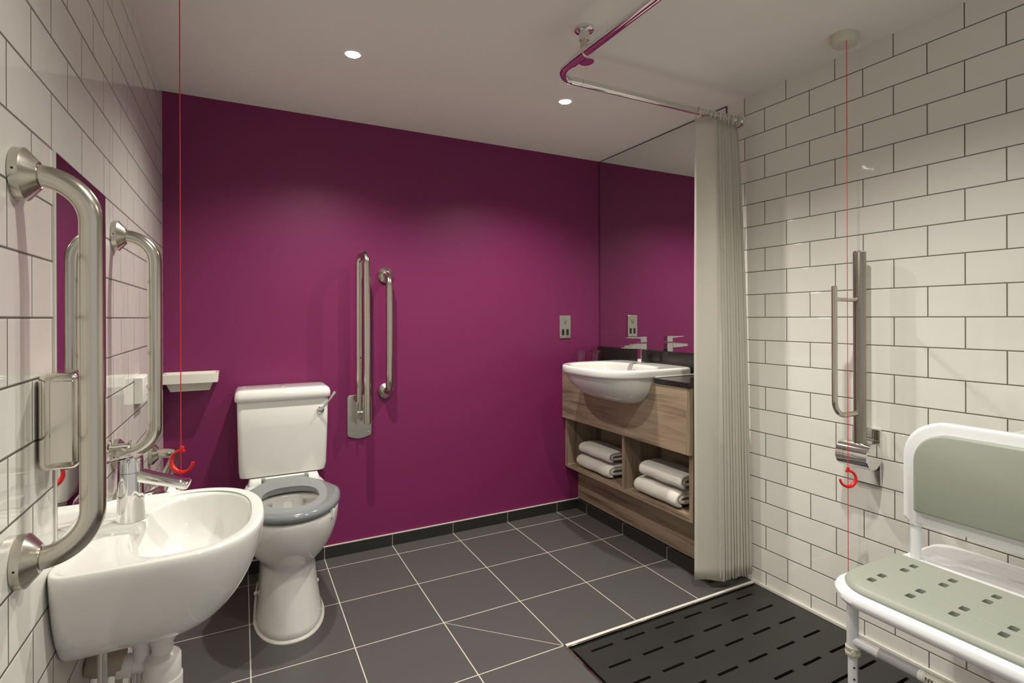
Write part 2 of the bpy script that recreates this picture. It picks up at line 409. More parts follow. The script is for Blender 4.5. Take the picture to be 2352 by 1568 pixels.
# ------------------------------------------------------------------ left corner basin
def basin_left():
    cy = -1.345; cx = .185
    t = thing('wash_basin', 'small white ceramic basin with rounded front on the left tiled wall', 'basin', (0, cy, .51))
    NA = 64
    def outline(a):
        c, s = cos(a), sin(a)
        if c >= 0:
            r = 1 / ((abs(c) / .165) ** 2.3 + (abs(s) / .225) ** 2.5) ** (1 / 2.4) if True else 0
            # superellipse front
            lo, hi = 0, .5
            for _ in range(40):
                mid = (lo + hi) / 2
                if (abs(c) * mid / .165) ** 2.1 + (abs(s) * mid / .225) ** 2.5 < 1: lo = mid
                else: hi = mid
            return (cx + c * lo, s * lo)
        r = min(cx / -c, .225 / abs(s) if abs(s) > 1e-6 else 9)
        return (cx + c * r, s * r)
    ang = [2 * pi * (k + .5) / NA for k in range(NA)]
    O = [outline(a) for a in ang]
    def outer(k, z, dx=0):
        out = []
        for (x, y) in O:
            X = .13 + (x - .13) * k if x > .13 else x
            out.append((X, cy + y * (k if x > .001 else k ** .9), z + dx * (1 - abs(y) / .225)))
        return out
    def inner(rx, ry, pw, cxi=.205, yo=0):
        res = []
        for a in ang:
            c, s = cos(a), sin(a); r = 1 / ((abs(c) / rx) ** pw + (abs(s) / ry) ** pw) ** (1 / pw); res.append((cxi + c * r, cy + yo + s * r))
        return res
    I0 = inner(.117, .186, 2.3)
    def mix(P, Q, f, z): return [((1 - f) * p[0] + f * q[0], (1 - f) * p[1] + f * q[1], z) for p, q in zip(P, Q)]
    OO = [(x, cy + y) for x, y in O]
    rings = [outer(.08, .516), outer(.30, .518), outer(.50, .534), outer(.66, .558), outer(.80, .596), outer(.91, .645), outer(.975, .692), outer(1.0, .722)]
    rings += [outer(.998, .733), outer(.985, .7385)]
    def dk(f, z): return [((1 - f) * p[0] + f * q[0], (1 - f) * p[1] + f * q[1], z) for p, q in zip(OO, I0)]
    def inset(g, z):
        out = []
        for (x, y) in OO:
            dx, dy = x - cx, y - cy; r = math.hypot(dx, dy); out.append((x - dx / r * g, y - dy / r * g, z))
        return out
    def zd(P, drop=.009): return [(x, y, z - drop * max(0, min(1, (.165 - x) / .05))) for x, y, z in P]
    rings += [inset(.011, .7395), zd(inset(.020, .7385), .006), zd(inset(.032, .7370)), zd(dk(.55, .7362)), zd([(x, y, .7340) for x, y in I0])]
    def innr(f, z, s=0.0): return [(.205 + (x - .205) * f - s, cy + (y - cy) * f, z) for x, y in I0]
    rings += [innr(.975, .726), innr(.945, .704), innr(.86, .662), innr(.70, .628), innr(.45, .612), innr(.2, .606), innr(.06, .605)]
    obj('bowl', MB().loft(rings, True, True), 'ceramic', t, subsurf=2)
    obj('tap_platform', MB().loft([[(a, b, .715) for a, b in rrect(.010, .114, -1.334, -1.238, .012, 5)], [(a, b, .730) for a, b in rrect(.016, .112, -1.328, -1.244, .014, 5)], [(a, b, .7335) for a, b in rrect(.024, .104, -1.320, -1.252, .012, 5)]]), 'ceramic', t, smooth=70)
    obj('waste', MB().lathe([(.022, 0), (.024, .003), (.019, .004), (.016, .001), (.002, .001)], (.205, cy, .606), (0, 0, 1), 28), 'chrome', t, label='chrome waste ring')
    # trap below
    px, py = .143, cy + .035
    tr = thing('bottle_trap', 'white plastic waste trap hanging below the small basin', 'waste trap', (px, py, .2))
    obj('tailpiece', MB().lathe([(.025, .0), (.0255, .010), (.0255, .052), (.022, .058)], (px, py, .5135), (0, 0, -1), 12), 'plastic', tr)
    obj('trap_nut', MB().lathe([(.021, 0), (.021, .02), (.033, .028), (.036, .034), (.036, .074), (.034, .080)], (px, py, .456), (0, 0, -1), 32), 'plastic', tr)
    obj('bottle', MB().lathe([(.039, 0), (.039, .09), (.032, .12), (.026, .125)], (px, py, .378), (0, 0, -1), 32), 'plastic', tr)
    obj('coupling', MB().lathe([(.017, 0), (.017, .045), (.024, .045), (.024, .072), (.020, .074)], (px - .010, py + .008, .410), (-1, .12, .08), 28).lathe([(.017, 0), (.017, .05)], (px - .040, py + .012, .42), (0, 0, 1), 24).lathe([(.022, 0), (.022, .03)], (px - .040, py + .012, .46), (0, 0, 1), 24), 'plastic', tr)
    obj('elbow', MB().lathe([(.0265, 0), (.0265, .030), (.028, .032), (.026, .060), (.020, .068)], (.070, py + .018, .424), (-1, .05, .14), 28), 'brown_plastic', tr, label='tan rubber elbow into the wall')
    for (xx, dx, dy) in [(0, .046, -1.372), (1, .085, -1.245)]:
        s = thing('supply_pipe', ['chrome water pipe below the basin, nearer of the pair', 'chrome water pipe below the basin, behind the white trap'][xx], 'pipe', (dx, dy, 0))
        obj('pipe', MB().tube([(dx, dy, .530 + .012 * (1 - xx)), (dx, dy, .0)], .0085, 16), 'chrome', s)
    for k in range(3):
        s = thing('flexible_hose', ['thin steel hose slanting down below the basin, leftmost of three', 'thin steel hose slanting down below the basin, middle of three', 'thin steel hose slanting down below the basin, rightmost of three'][k], 'hose', (.02, -1.2 + .05 * k, 0))
        obj('hose', MB().tube(fillet([(.06 + .03 * k, -1.24 + .05 * k, .45), (.05 + .02 * k, -1.24 + .05 * k, .35), (.02, -1.10 + .07 * k, .02)], .05), .008, 12), 'steel', s)
    return t
basin_left()

def tap_left():
    x, y, z = .082, -1.286, .7342
    t = thing('basin_tap', 'tall chrome mixer tap with long thin lever on the small left basin', 'tap', (x, y, z))
    obj('body', MB().lathe([(.0275, 0), (.0272, .002), (.0262, .02), (.0245, .10), (.0245, .107)], (x, y, z), (0, 0, 1), 40, True, False).lathe([(.0245, .107), (.020, .107)], (x, y, z), (0, 0, 1), 40, False, False), 'chrome', t)
    obj('head', MB().lathe([(.0205, .105), (.0245, .108), (.0243, .130), (.0243, .138), (.0215, .142), (.001, .142)], (x, y, z), (0, 0, 1), 40), 'chrome', t)
    # spout: flattened tube sloping out over the bowl
    s0 = Vector((x + .010, y, z + .096)); s1 = Vector((x + .112, y - .012, z + .064)); d = (s1 - s0).normalized()
    u = Vector((0, 0, 1)); u = (u - d * u.dot(d)).normalized(); w = d.cross(u); rings = []
    for f, a, b in [(0, .019, .017), (.3, .020, .014), (.8, .0205, .012), (.97, .020, .0115), (1.0, .018, .009)]:
        c = s0.lerp(s1, f); rings.append([c + w * (a * math.copysign(abs(cos(q)) ** .5, cos(q))) + u * (b * math.copysign(abs(sin(q)) ** (.8 if sin(q) > 0 else .4), sin(q)) * (1 if sin(q) > 0 else .6)) for q in [2 * pi * k / 32 for k in range(32)]])
    obj('spout', MB().loft(rings), 'chrome', t, smooth=40)
    obj('aerator', MB().lathe([(.009, 0), (.009, .008)], s0.lerp(s1, .86) - u * .005, -u, 20), 'steel', t)
    l0 = Vector((x - .004, y - .008, z + .141)); l1 = Vector((x - .045, y - .095, z + .150)); d = (l1 - l0).normalized(); w = d.cross(Vector((0, 0, 1))).normalized()
    rings = []
    for f, a, b in [(0, .012, .002), (.15, .009, .002), (.7, .007, .0016), (.95, .009, .0016), (1, .006, .0012)]:
        c = l0.lerp(l1, f); rings.append([c + w * a + Vector((0, 0, b)), c - w * a + Vector((0, 0, b)), c - w * a - Vector((0, 0, b)), c + w * a - Vector((0, 0, b))])
    obj('lever', MB().loft(rings), 'chrome', t, bevel=.0006)
tap_left()

# steel dispenser, half over the narrow mirror
def dispenser():
    t = thing('soap_dispenser', 'shiny smudged steel box dispenser on the wall behind the nearest grab rail', 'dispenser', (0, -1.555, .93))
    o = obj('housing', MB().box(.003, .058, -1.600, -1.500, .930, 1.092), 'smudged', t, bevel=.012, bseg=4)
    obj('side_panel', MB().box(.020, .052, -1.6020, -1.596, .942, 1.080), 'smudged', t, bevel=.002)
    obj('spout', MB().lathe([(.010, 0), (.009, .012)], (.03, -1.55, .934), (0, 0, -1), 16), 'black', t)
dispenser()

# small wall items on the left wall
t = thing('reset_switch', 'small white plastic switch unit on the left tiles above the toilet rail', 'switch', (0, -.64, .91))
obj('casing', MB().box(0, .026, -.700, -.585, .912, .996), 'plastic', t, bevel=.003)
obj('button', MB().lathe([(.007, 0), (.007, .003)], (.026, -.64, .965), (1, 0, 0), 16), 'plastic_cream', t)
obj('indicator', MB().lathe([(.002, 0), (.002, .001)], (.026, -.64, .935), (1, 0, 0), 10), 'red', t)

t = thing('robe_hook', 'small chrome peg on the left tiles beside the second grab rail foot', 'hook', (0, -1.065, .862))
obj('base', MB().lathe([(.017, 0), (.017, .005), (.009, .007)], (0, -1.065, .858), (1, 0, 0), 24), 'chrome', t)
obj('peg', MB().lathe([(.005, .005), (.005, .042), (.012, .043), (.012, .048)], (0, -1.065, .858), (1, 0, 0), 20), 'chrome', t)

# toilet roll on its holder below the horizontal rail
t = thing('toilet_roll_holder', 'steel toilet roll bracket low on the left tiles behind the basin', 'roll holder', (0, -.65, .52))
obj('bracket', MB().lathe([(.022, 0), (.022, .006), (.008, .010)], (0, -.715, .57), (1, 0, 0), 20).tube(fillet([(.008, -.715, .57), (.070, -.715, .57), (.070, -.59, .57)], .01), .006, 12), 'steel', t)
r = obj('toilet_roll', MB().lathe([(.020, 0), (.056, 0), (.057, .003), (.057, .097), (.056, .10), (.020, .10), (.020, 0)], (.070, -.700, .57), (0, 1, 0), 40, False, False), 'paper', loc=(.07, -.65, .513))
tag(r, 'white toilet roll on its bracket, just showing behind the small basin', 'toilet roll')

# ------------------------------------------------------------------ pull cords
def ring_handle(c, r, t, ang, flip):
    """open C-shaped grip"""
    c = Vector(c); d = Vector((cos(ang), sin(ang), 0)) * flip; u = Vector((0, 0, 1)); pts = []
    for k in range(33):
        a = radians(75 + 282 * k / 32); pts.append(c + d * (r * cos(a)) + u * (r * sin(a)))
    rad = [.0042 if k < 2 else (.0042 + .0022 * max(0, sin(pi * min(1, max(0, (k - 10) / 16))))) for k in range(33)]
    m = MB().tube(pts, rad, 14)
    m.lathe([(.001, 0), (.0048, .002), (.0055, .006), (.0048, .010), (.001, .012)], pts[0] * .55 + c * .45 + u * (r * .47 + .002) - d * r * .15, (0, 0, 1), 12)
    m.tube([c + u * (r + .010) + d * .0, c + u * (r * 1.0) , pts[0]], .0036, 10)
    return m
t = thing('pull_cord', 'red emergency pull cord with open ring grip hanging beside the small basin', 'pull cord', (.149, -.957, H))
obj('ceiling_switch', MB().lathe([(.040, 0), (.040, .012), (.034, .026), (.004, .03)], (.149, -.957, H), (0, 0, -1), 32), 'plastic', t)
obj('cord', MB().tube([(.149, -.957, H - .028), (.1485, -.957, .60)], .0013, 8), 'cord', t)
obj('ring_grip', ring_handle((.151, -.957, .775), .031, t, -.4752, 1), 'red', t)
t = thing('pull_cord', 'thin red emergency pull cord with ring grip in front of the right tiled wall', 'pull cord', (2.19, -1.61, H))
poly = [(2.196 + .048 * math.copysign(abs(cos(a)) ** .9, cos(a)), -1.612 + .040 * math.copysign(abs(sin(a)) ** .9, sin(a))) for a in [2 * pi * k / 32 for k in range(32)]]
obj('ceiling_switch', MB().loft([[(x, y, H) for x, y in poly], [(x, y, H - .020) for x, y in poly], [(2.196 + (x - 2.196) * .90, -1.612 + (y + 1.612) * .90, H - .034) for x, y in poly], [(2.196 + (x - 2.196) * .6, -1.612 + (y + 1.612) * .6, H - .038) for x, y in poly]]), 'plastic_cream', t)
obj('cord', MB().tube([(2.168, -1.636, H - .034), (2.165, -1.637, .30), (2.165, -1.637, .10)], .0011, 8), 'cord', t)
obj('ring_grip', ring_handle((2.162, -1.639, .622), .027, t, -.4752, -1), 'red', t)

# ------------------------------------------------------------------ wall shelves (moulded plastic trays)
def shelf(name, label, origin, ax, out, w, dpt, ztop):
    """origin: wall point of one end; ax along wall, out into room"""
    o = Vector(origin); a = Vector(ax); n = Vector(out); t = thing(name, label, 'shelf', origin)
    def P(u, v, z): return o + a * u + n * v + Vector((0, 0, z))
    def ring(u0, u1, v0, v1, z, r=.006):
        return [P(x, y, z) for x, y in rrect(u0, u1, v0, v1, r, 3)]
    m = MB().loft([ring(.03, w - .035, .0, dpt * .6, ztop - .098 + .02), ring(.018, w - .022, 0, dpt * .75, ztop - .045), ring(.003, w - .003, 0, dpt, ztop - .040), ring(0, w, 0, dpt, ztop - .002), ring(.003, w - .003, .001, dpt - .003, ztop),
                   ring(.010, w - .010, .010, dpt - .010, ztop - .0005), ring(.016, w - .016, .016, dpt - .016, ztop - .010)])
    obj('tray', m, 'plastic_shelf', t, smooth=50)
    return t
shelf('wall_shelf', 'cream plastic tray shelf on the purple wall in the left corner', (.002, 0, 0), (1, 0, 0), (0, -1, 0), .212, .12, .948)
shelf('wall_shelf', 'cream plastic shelf on the right tiles behind the shower seat back', (W, -2.045, 0), (0, -1, 0), (-1, 0, 0), .22, .115, .852)

# ------------------------------------------------------------------ toilet
TX = .470
def egg(yb, yf, yc, w, wb, z, pb=5, pf=2.2, n=48, cx=TX):
    out = []
    for k in range(n):
        a = 2 * pi * (k + .5) / n; c, s = cos(a), sin(a)
        if s < 0:
            y = yc + math.copysign(abs(s) ** (2 / pf), s) * (yc - yf); x = math.copysign(abs(c) ** (2 / pf), c) * w
        else:
            q = abs(s) ** (2 / pb); y = yc + q * (yb - yc); x = math.copysign(abs(c) ** (2 / pb), c) * (w + (wb - w) * q)
        out.append((cx + x, y, z))
    return out
def toilet():
    t = thing('toilet', 'white close-coupled toilet with grey ring seat against the purple wall', 'toilet', (TX, 0, 0))
    R = [egg(-.02, -.652, -.42, .126, .105, 0), egg(-.02, -.652, -.42, .126, .105, .012), egg(-.02, -.640, -.42, .116, .10, .05), egg(-.02, -.618, -.40, .104, .098, .14), egg(-.02, -.603, -.38, .099, .098, .215),
         egg(-.02, -.606, -.38, .103, .10, .245), egg(-.02, -.630, -.39, .130, .115, .268), egg(-.02, -.665, -.40, .152, .128, .30), egg(-.015, -.705, -.42, .171, .138, .35), egg(-.01, -.732, -.44, .181, .143, .405), egg(-.01, -.740, -.45, .182, .145, .44), egg(-.01, -.738, -.45, .181, .145, .455), egg(-.012, -.732, -.45, .175, .143, .460)]
    # inside of the bowl
    R += [egg(-.393, -.676, -.52, .119, .112, .4605, 3.0, 2.2), egg(-.386, -.683, -.52, .125, .118, .457, 3.0, 2.2), egg(-.385, -.684, -.52, .126, .119, .434, 3.0, 2.2), egg(-.372, -.694, -.52, .139, .132, .430, 3.0, 2.2),
          egg(-.362, -.700, -.52, .145, .138, .415, 3.0, 2.2), egg(-.366, -.695, -.52, .141, .132, .392, 3.0, 2.2), egg(-.392, -.66, -.52, .115, .10, .375, 2.6, 2.2), egg(-.41, -.62, -.51, .08, .07, .30, 2.2, 2.2), egg(-.43, -.55, -.49, .04, .035, .25, 2, 2), egg(-.48, -.49, -.485, .003, .003, .245, 2, 2)]
    pan = obj('pan', MB().loft(R), 'ceramic', t, subsurf=1)
    # flush distributor and side ledges inside the rim
    m = MB()
    m.box(TX - .060, TX + .060, -.389, -.345, .388, .445).box(TX - .020, TX + .020, -.394, -.380, .388, .440)
    obj('flush_distributor', m, 'ceramic', t, bevel=.006, bseg=3)
    for k in (-1, 0, 1): obj('jet_hole', MB().lathe([(.0035, 0), (.0035, .001)], (TX + k * .016, -.3945, .394), (0, -1, 0), 10), 'hole_shade', t)
    # floor bead of sealant and the side fixings
    obj('sealant_bead', MB().loft([egg(-.015, -.657, -.42, .131, .110, 0), egg(-.015, -.657, -.42, .131, .110, .004), egg(-.018, -.650, -.42, .126, .106, .010)]), 'white_trim', t)
    for sx in (-1, 1):
        obj('fixing_cap', MB().lathe([(.008, 0), (.008, .006), (.005, .010)], (TX + sx * .115, -.33, .058), (sx, -.1, .25), 14), 'plastic', t)
    # cistern
    def rr(x0, x1, y0, y1, z, r): return [(x, y, z) for x, y in rrect(x0, x1, y0, y1, r, 5)]
    xL, xR = .283, .658
    C = [rr(.300, .640, -.165, -.012, .484, .03), rr(.293, .646, -.178, -.008, .490, .028), rr(.290, .650, -.184, -.006, .52, .025), rr(.286, .655, -.192, -.006, .70, .022), rr(.284, .657, -.196, -.006, .822, .022), rr(.288, .653, -.192, -.008, .830, .022)]
    obj('cistern', MB().loft(C), 'ceramic', t, smooth=50)
    Lr = [rr(.280, .662, -.203, -.003, .822, .022), rr(.275, .667, -.209, -.002, .828, .024), rr(.275, .667, -.209, -.002, .846, .024), rr(.279, .663, -.204, -.003, .862, .024), rr(.288, .654, -.194, -.006, .8705, .022), rr(.31, .632, -.172, -.02, .8725, .02)]
    lid = obj('cistern_lid', MB().loft(Lr), 'ceramic', t, smooth=60)
    obj('lid_button', MB().lathe([(.008, 0), (.008, .004), (.005, .006)], (.472, -.105, .872), (0, 0, 1), 20), 'chrome', lid)
    lv = obj('flush_lever', MB().lathe([(.016, 0), (.016, .004), (.012, .008), (.009, .009)], (.622, -.194, .766), (0, -1, 0), 24)
        .tube([(.622, -.204, .766), (.640, -.220, .790), (.664, -.230, .822), (.682, -.232, .848)], [.0055, .0045, .005, .0075], 14, ell=.7), 'chrome', t)
    # spacer between cistern and pan
    obj('coupling_ledge', MB().loft([rr(.327, .615, -.215, -.01, .440, .02), rr(.327, .615, -.215, -.01, .468, .02), rr(.333, .609, -.200, -.012, .484, .02)]), 'ceramic', t, smooth=60)
    # seat: open grey ring
    def ringpts(o, f): return o
    def oegg(z, g=0): return egg(-.247 - g, -.748 + g, -.46, .188 - g, .088 - g * .5, z, 4.4, 2.15, 64)
    def iegg(z, g=0): return egg(-.395 + g, -.672 - g, -.53, .112 + g, .112 + g, z, 2.4, 2.2, 64)
    S = [oegg(.468, .006), oegg(.473, .0), oegg(.482, .0), oegg(.490, .003), oegg(.496, .011), oegg(.4985, .022), [(a[0] * .5 + b[0] * .5, a[1] * .5 + b[1] * .5, .5005) for a, b in zip(oegg(0, .02), iegg(0, .0))], iegg(.4975, -.010), iegg(.493, -.003), iegg(.482, -.001), iegg(.472, .003), iegg(.468, .012)]
    m = MB(); S2 = S + [S[0]]; m.loft(S2, False, False)
    seat = obj('seat', m, 'seat_grey', t, smooth=60, label='glossy grey ring seat')
    obj('hinge_bar', MB().box(TX - .088, TX + .088, -.275, -.241, .470, .4955).box(TX - .094, TX - .078, -.262, -.234, .470, .500).box(TX + .078, TX + .094, -.262, -.234, .470, .500), 'seat_grey', seat, bevel=.003)
    for sx in (-1, 1):
        obj('seat_bumper', MB().box(TX + sx * .132 - .008, TX + sx * .132 + .008, -.668, -.650, .436, .470), 'plastic', seat, bevel=.003)
toilet()

# ------------------------------------------------------------------ socket on purple wall
t = thing('shaver_socket', 'steel shaver socket plate on the purple wall above the glasses', 'socket', (2.069, 0, 1.05))
obj('plate', MB().box(2.028, 2.108, -.006, 0, 1.052, 1.193), 'steel', t, bevel=.0015)
for x in (2.052, 2.084):
    s = obj('outlet', MB().prism(rrect(x - .0085, x + .0085, 1.072, 1.108, .002, 3), 'Y', -.0066, -.005), 'black', t)
    obj('pin_hole', MB().lathe([(.003, 0), (.003, .0005)], (x, -.0066, 1.098), (0, -1, 0), 10).lathe([(.003, 0), (.003, .0005)], (x, -.0066, 1.081), (0, -1, 0), 10), 'hole_shade', s)
obj('shaver_symbol', MB().prism([(2.060, 1.166), (2.063, 1.166), (2.063, 1.152), (2.068, 1.148), (2.074, 1.152), (2.074, 1.166), (2.077, 1.166), (2.077, 1.150), (2.070, 1.144), (2.066, 1.144), (2.060, 1.150)], 'Y', -.0062, -.0058).box(2.058, 2.080, -.0062, -.0058, 1.138, 1.1395).box(2.060, 2.066, -.0062, -.0058, 1.142, 1.1435), 'mirror_edge', t)

# ------------------------------------------------------------------ vanity unit
def vanity():
    t = thing('vanity_unit', 'walnut-effect wall unit with two open towel compartments below the semi-recessed basin', 'cabinet', (2.2, -.52, .06))
    XF = 2.045; X2 = 2.066; XB = W - .014; YR = -1.012; YE = -1.03
    obj('fascia', MB().box(XF, XF + .02, YR, -.004, .572, .868), 'wood_h', t, bevel=.001)
    obj('side_panel', MB().box(X2, W - .006, -.024, -.004, .272, .868), 'wood_v', t, bevel=.0008)
    obj('side_panel', MB().box(X2 - .001, W - .006, YE, YE + .022, .272, .868), 'wood_v', t, bevel=.0008)
    obj('end_strip', MB().box(XF, X2 - .0015, YR - .020, YR, .572, .868), 'wood_v', t, bevel=.0008)
    obj('divider', MB().box(X2, XB, -.562, -.544, .289, .571), 'wood_v', t, bevel=.0008)
    obj('bottom_board', MB().box(X2, XB, YE + .022, -.024, .270, .289), 'wood_h', t, bevel=.0008)
    obj('back_board', MB().box(XB, XB + .008, YE + .022, -.024, .289, .868), 'wood_h', t)
    obj('plinth_panel', MB().box(2.160, 2.172, -1.03, -.002, .062, .269).box(2.172, W - .002, -1.03, -1.018, .062, .269), 'wood_h', t, bevel=.0008)
    ct = thing('worktop', 'black granite worktop with upstand carrying the semi-recessed basin', 'worktop', (2.2, -.52, .87))
    # slab with a bay for the basin
    poly = [(2.040, -.002), (W - .001, -.002), (W - .001, -1.035), (2.040, -1.035), (2.040, -.822), (2.055, -.812), (2.20, -.805), (2.20, -.262), (2.055, -.255), (2.040, -.248)]
    obj('slab', MB().prism([(x, y) for x, y in poly], 'Z', .869, .892), 'granite', ct, bevel=.0012)
    obj('upstand', MB().box(W - .022, W - .001, -1.035, -.002, .892, .995), 'granite', ct, bevel=.0012)
vanity()

def vanity_basin():
    cy = -.534; t = thing('vanity_basin', 'white semi-recessed ceramic basin projecting from the black worktop', 'basin', (2.05, cy, .72))
    # outline in (x,y); rear deck straight, front bowed
    NA = 72; cx = 2.03; ang = [2 * pi * (k + .5) / NA for k in range(NA)]; hw = .281; xf = 1.797; xb = 2.3135
    def O(a, g=0):
        c, s = cos(a), sin(a); lo, hi = 0, 1
        for _ in range(40):
            m = (lo + hi) / 2; x = c * m; y = s * m
            if x > 0: ins = (x / (xb - cx - g)) ** 14 + (abs(y) / (hw - g)) ** 14 < 1
            else: ins = (-x / (cx - xf - g)) ** 2.5 + (abs(y) / (hw - g)) ** 3.2 < 1
            if ins: lo = m
            else: hi = m
        return (cx + c * lo, cy + s * lo)
    O0 = [O(a) for a in ang]
    def off(g, z): return [(*O(a, g), z) for a in ang]
    def inner(f, z, sx=0):
        out = []
        for a in ang:
            c, s = cos(a), sin(a); rx = (.205 if c < 0 else .145) ; ry = .235; p = 3.2 if c > 0 else 2.8
            r = f / ((abs(c) / rx) ** p + (abs(s) / ry) ** p) ** (1 / p); out.append((2.03 + c * r + sx, cy + s * r, z))
        return out
    def under(f, z, back):
        out = []
        for x, y in O0:
            X = min(x, 2.195); xx = 2.10 + (X - 2.10) * f if X < 2.10 else X - (1 - f) * (X - 2.10) * .3; out.append((xx, cy + (max(-.272, min(.272, y - cy))) * (f ** .62), z))
        return out
    R = [under(.08, .742, 0), under(.26, .745, 0), under(.44, .755, 0), under(.60, .774, 0), under(.75, .803, 0), under(.87, .842, 0), under(.935, .882, 0), off(.010, .890), off(.002, .8935), off(.0, .899), off(0, .922), off(.004, .9295), off(.014, .932)]
    R += [[(.55 * p[0] + .45 * q[0], .55 * p[1] + .45 * q[1], .931) for p, q in zip(O0, inner(1, 0))], inner(1.01, .930), inner(.985, .925), inner(.96, .905), inner(.90, .86), inner(.78, .815), inner(.55, .79), inner(.25, .782), inner(.04, .78)]
    obj('bowl', MB().loft(R), 'ceramic', t, subsurf=1)
    obj('overflow_hole', MB().lathe([(.012, 0), (.012, .002), (.009, .003), (.001, .001)], (2.161, cy, .893), (-1, 0, -.15), 20), 'brown_plastic', t, label='dark overflow hole')
    obj('waste', MB().lathe([(.022, 0), (.024, .003), (.016, .004), (.002, .002)], (2.03, cy, .781), (0, 0, 1), 24), 'chrome', t, label='chrome waste ring')
    obj('sealant_bead', MB().box(2.048, 2.312, cy - hw - .003, cy - hw + .01, .892, .899), 'white_trim', t, bevel=.002)
    x, y, z = 2.235, -.507, .9305
    p = thing('mixer_tap', 'square-bodied chrome mixer tap on the semi-recessed basin', 'tap', (x, y, z))
    obj('base', MB().box(x - .024, x + .026, y - .024, y + .024, z, z + .004), 'chrome', p, bevel=.001)
    obj('body', MB().box(x - .018, x + .022, y - .015, y + .015, z + .004, z + .108), 'chrome', p, bevel=.0012)
    obj('spout', MB().prism([(x - .019, z + .104), (x - .019, z + .080), (x - .130, z + .086), (x - .131, z + .099), (x - .02, z + .108)], 'Y', y - .0155, y + .0155), 'chrome', p, bevel=.0012)
    obj('lever', MB().box(x - .018, x + .022, y - .0155, y + .0155, z + .113, z + .145).prism([(x - .018, z + .144), (x - .018, z + .134), (x - .105, z + .140), (x - .105, z + .1435)], 'Y', y - .015, y + .015), 'chrome', p, bevel=.0012)
vanity_basin()

# tumblers upside down on the worktop
def tumbler(x, y, label):
    z = .8925; t = thing('glass_tumbler', label, 'glass', (x, y, z), 'upturned tumblers on the worktop')
    prof = [(.0375, 0), (.034, .055), (.032, .080), (.029, .087), (.001, .088), (.001, .078), (.027, .077), (.0295, .068), (.0345, 0), (.0375, 0)]
    m = MB(); n = 40; rings = []
    for r, h in prof:
        rings.append([(x + (r * (1 + (.05 * cos(9 * a) if .03 < h < .085 and r > .03 else 0))) * cos(a), y + (r * (1 + (.05 * cos(9 * a) if .03 < h < .085 and r > .03 else 0))) * sin(a), z + h) for a in [2 * pi * k / n for k in range(n)]])
    m.loft(rings, False, False)
    obj('glass', m, 'glass', t, smooth=50)
tumbler(2.128, -.085, 'clear upturned tumbler on the black worktop, left of the two')
tumbler(2.238, -.085, 'clear upturned tumbler in the worktop corner by the upstand')

# towels: folded band extruded along y
def towel(y0, y1, xf, zb, dx, dz, label, seed):
    rnd = random.Random(seed); cx, cz = xf + dx / 2, zb + dz / 2; th = dz * .235
    n = 64; pts = []
    for k in range(n):
        f = k / (n - 1); a = pi * .12 + (1 - f) * 1.62 * 2 * pi; sh = 1 - (1 - (1 - f)) * .74
        rx = (dx / 2 - th / 2) - f * th * 1.75; rz = (dz / 2 - th / 2) * (1 - f * .76)
        pts.append(Vector((cx + math.copysign(abs(cos(a)) ** .60, cos(a)) * rx, cz + math.copysign(abs(sin(a)) ** .80, sin(a)) * rz)))
    # even out the spacing along the strip
    d = [0]
    for a, b in zip(pts, pts[1:]): d.append(d[-1] + (b - a).length)
    q = []; m_ = 60; j = 0
    for k in range(m_):
        t = d[-1] * k / (m_ - 1)
        while j < n - 2 and d[j + 1] < t: j += 1
        f = (t - d[j]) / max(d[j + 1] - d[j], 1e-6); q.append(pts[j].lerp(pts[j + 1], f))
    ys = [0, .004, .012] + [.012 + (y1 - y0 - .024) * k / 14 for k in range(1, 14)] + [y1 - y0 - .012, y1 - y0 - .004, y1 - y0]
    rings = []
    for iy, yy in enumerate(ys):
        w = [.45, .80, 1.0][min(iy, len(ys) - 1 - iy, 2)] * th * .5; ring = []
        L1, R1 = [], []
        for k in range(m_):
            t = (q[min(k + 1, m_ - 1)] - q[max(k - 1, 0)]).normalized(); nn = Vector((-t.y, t.x)); e = .6 if k in (0, m_ - 1) else 1
            ww = w * e * (1 + .10 * sin(k * .9 + seed * 3 + iy * .7) + rnd.uniform(-.06, .06)); o = .0015 * sin(iy * .8 + seed + k * .15)
            for L_, sg in ((L1, 1), (R1, -1)):
                p = q[k] + nn * (ww * sg); L_.append((p.x + o, y0 + yy, max(zb + .0005, min(zb + dz, p.y + o * .4))))
        rings.append(L1 + R1[::-1])
    m = MB(); m.loft(rings, False, False); N2 = 2 * m_; base = (len(ys) - 1) * N2
    for k in range(m_ - 1):
        a, b, c, e = k, k + 1, N2 - 2 - k, N2 - 1 - k
        m.f.append((a, b, c, e)); m.f.append((base + e, base + c, base + b, base + a))
    t = obj('folded_towel', m, 'towel', loc=(cx, (y0 + y1) / 2, zb), subsurf=1)
    tag(t, label, 'towel', 'folded white towels in the open compartments')
TW = [(-.408, -.10, 2.074, .2895, .19, .082, 'folded white towel at the bottom of the left compartment stack', 1), (-.405, -.115, 2.082, .3730, .18, .072, 'folded white towel on top of the left compartment stack', 2),
      (-.915, -.620, 2.072, .2895, .20, .090, 'folded white towel at the bottom of the right compartment stack, by the curtain', 3), (-.935, -.648, 2.080, .3810, .19, .080, 'folded white towel on top of the right compartment stack, by the curtain', 4)]
for a in TW: towel(*a)

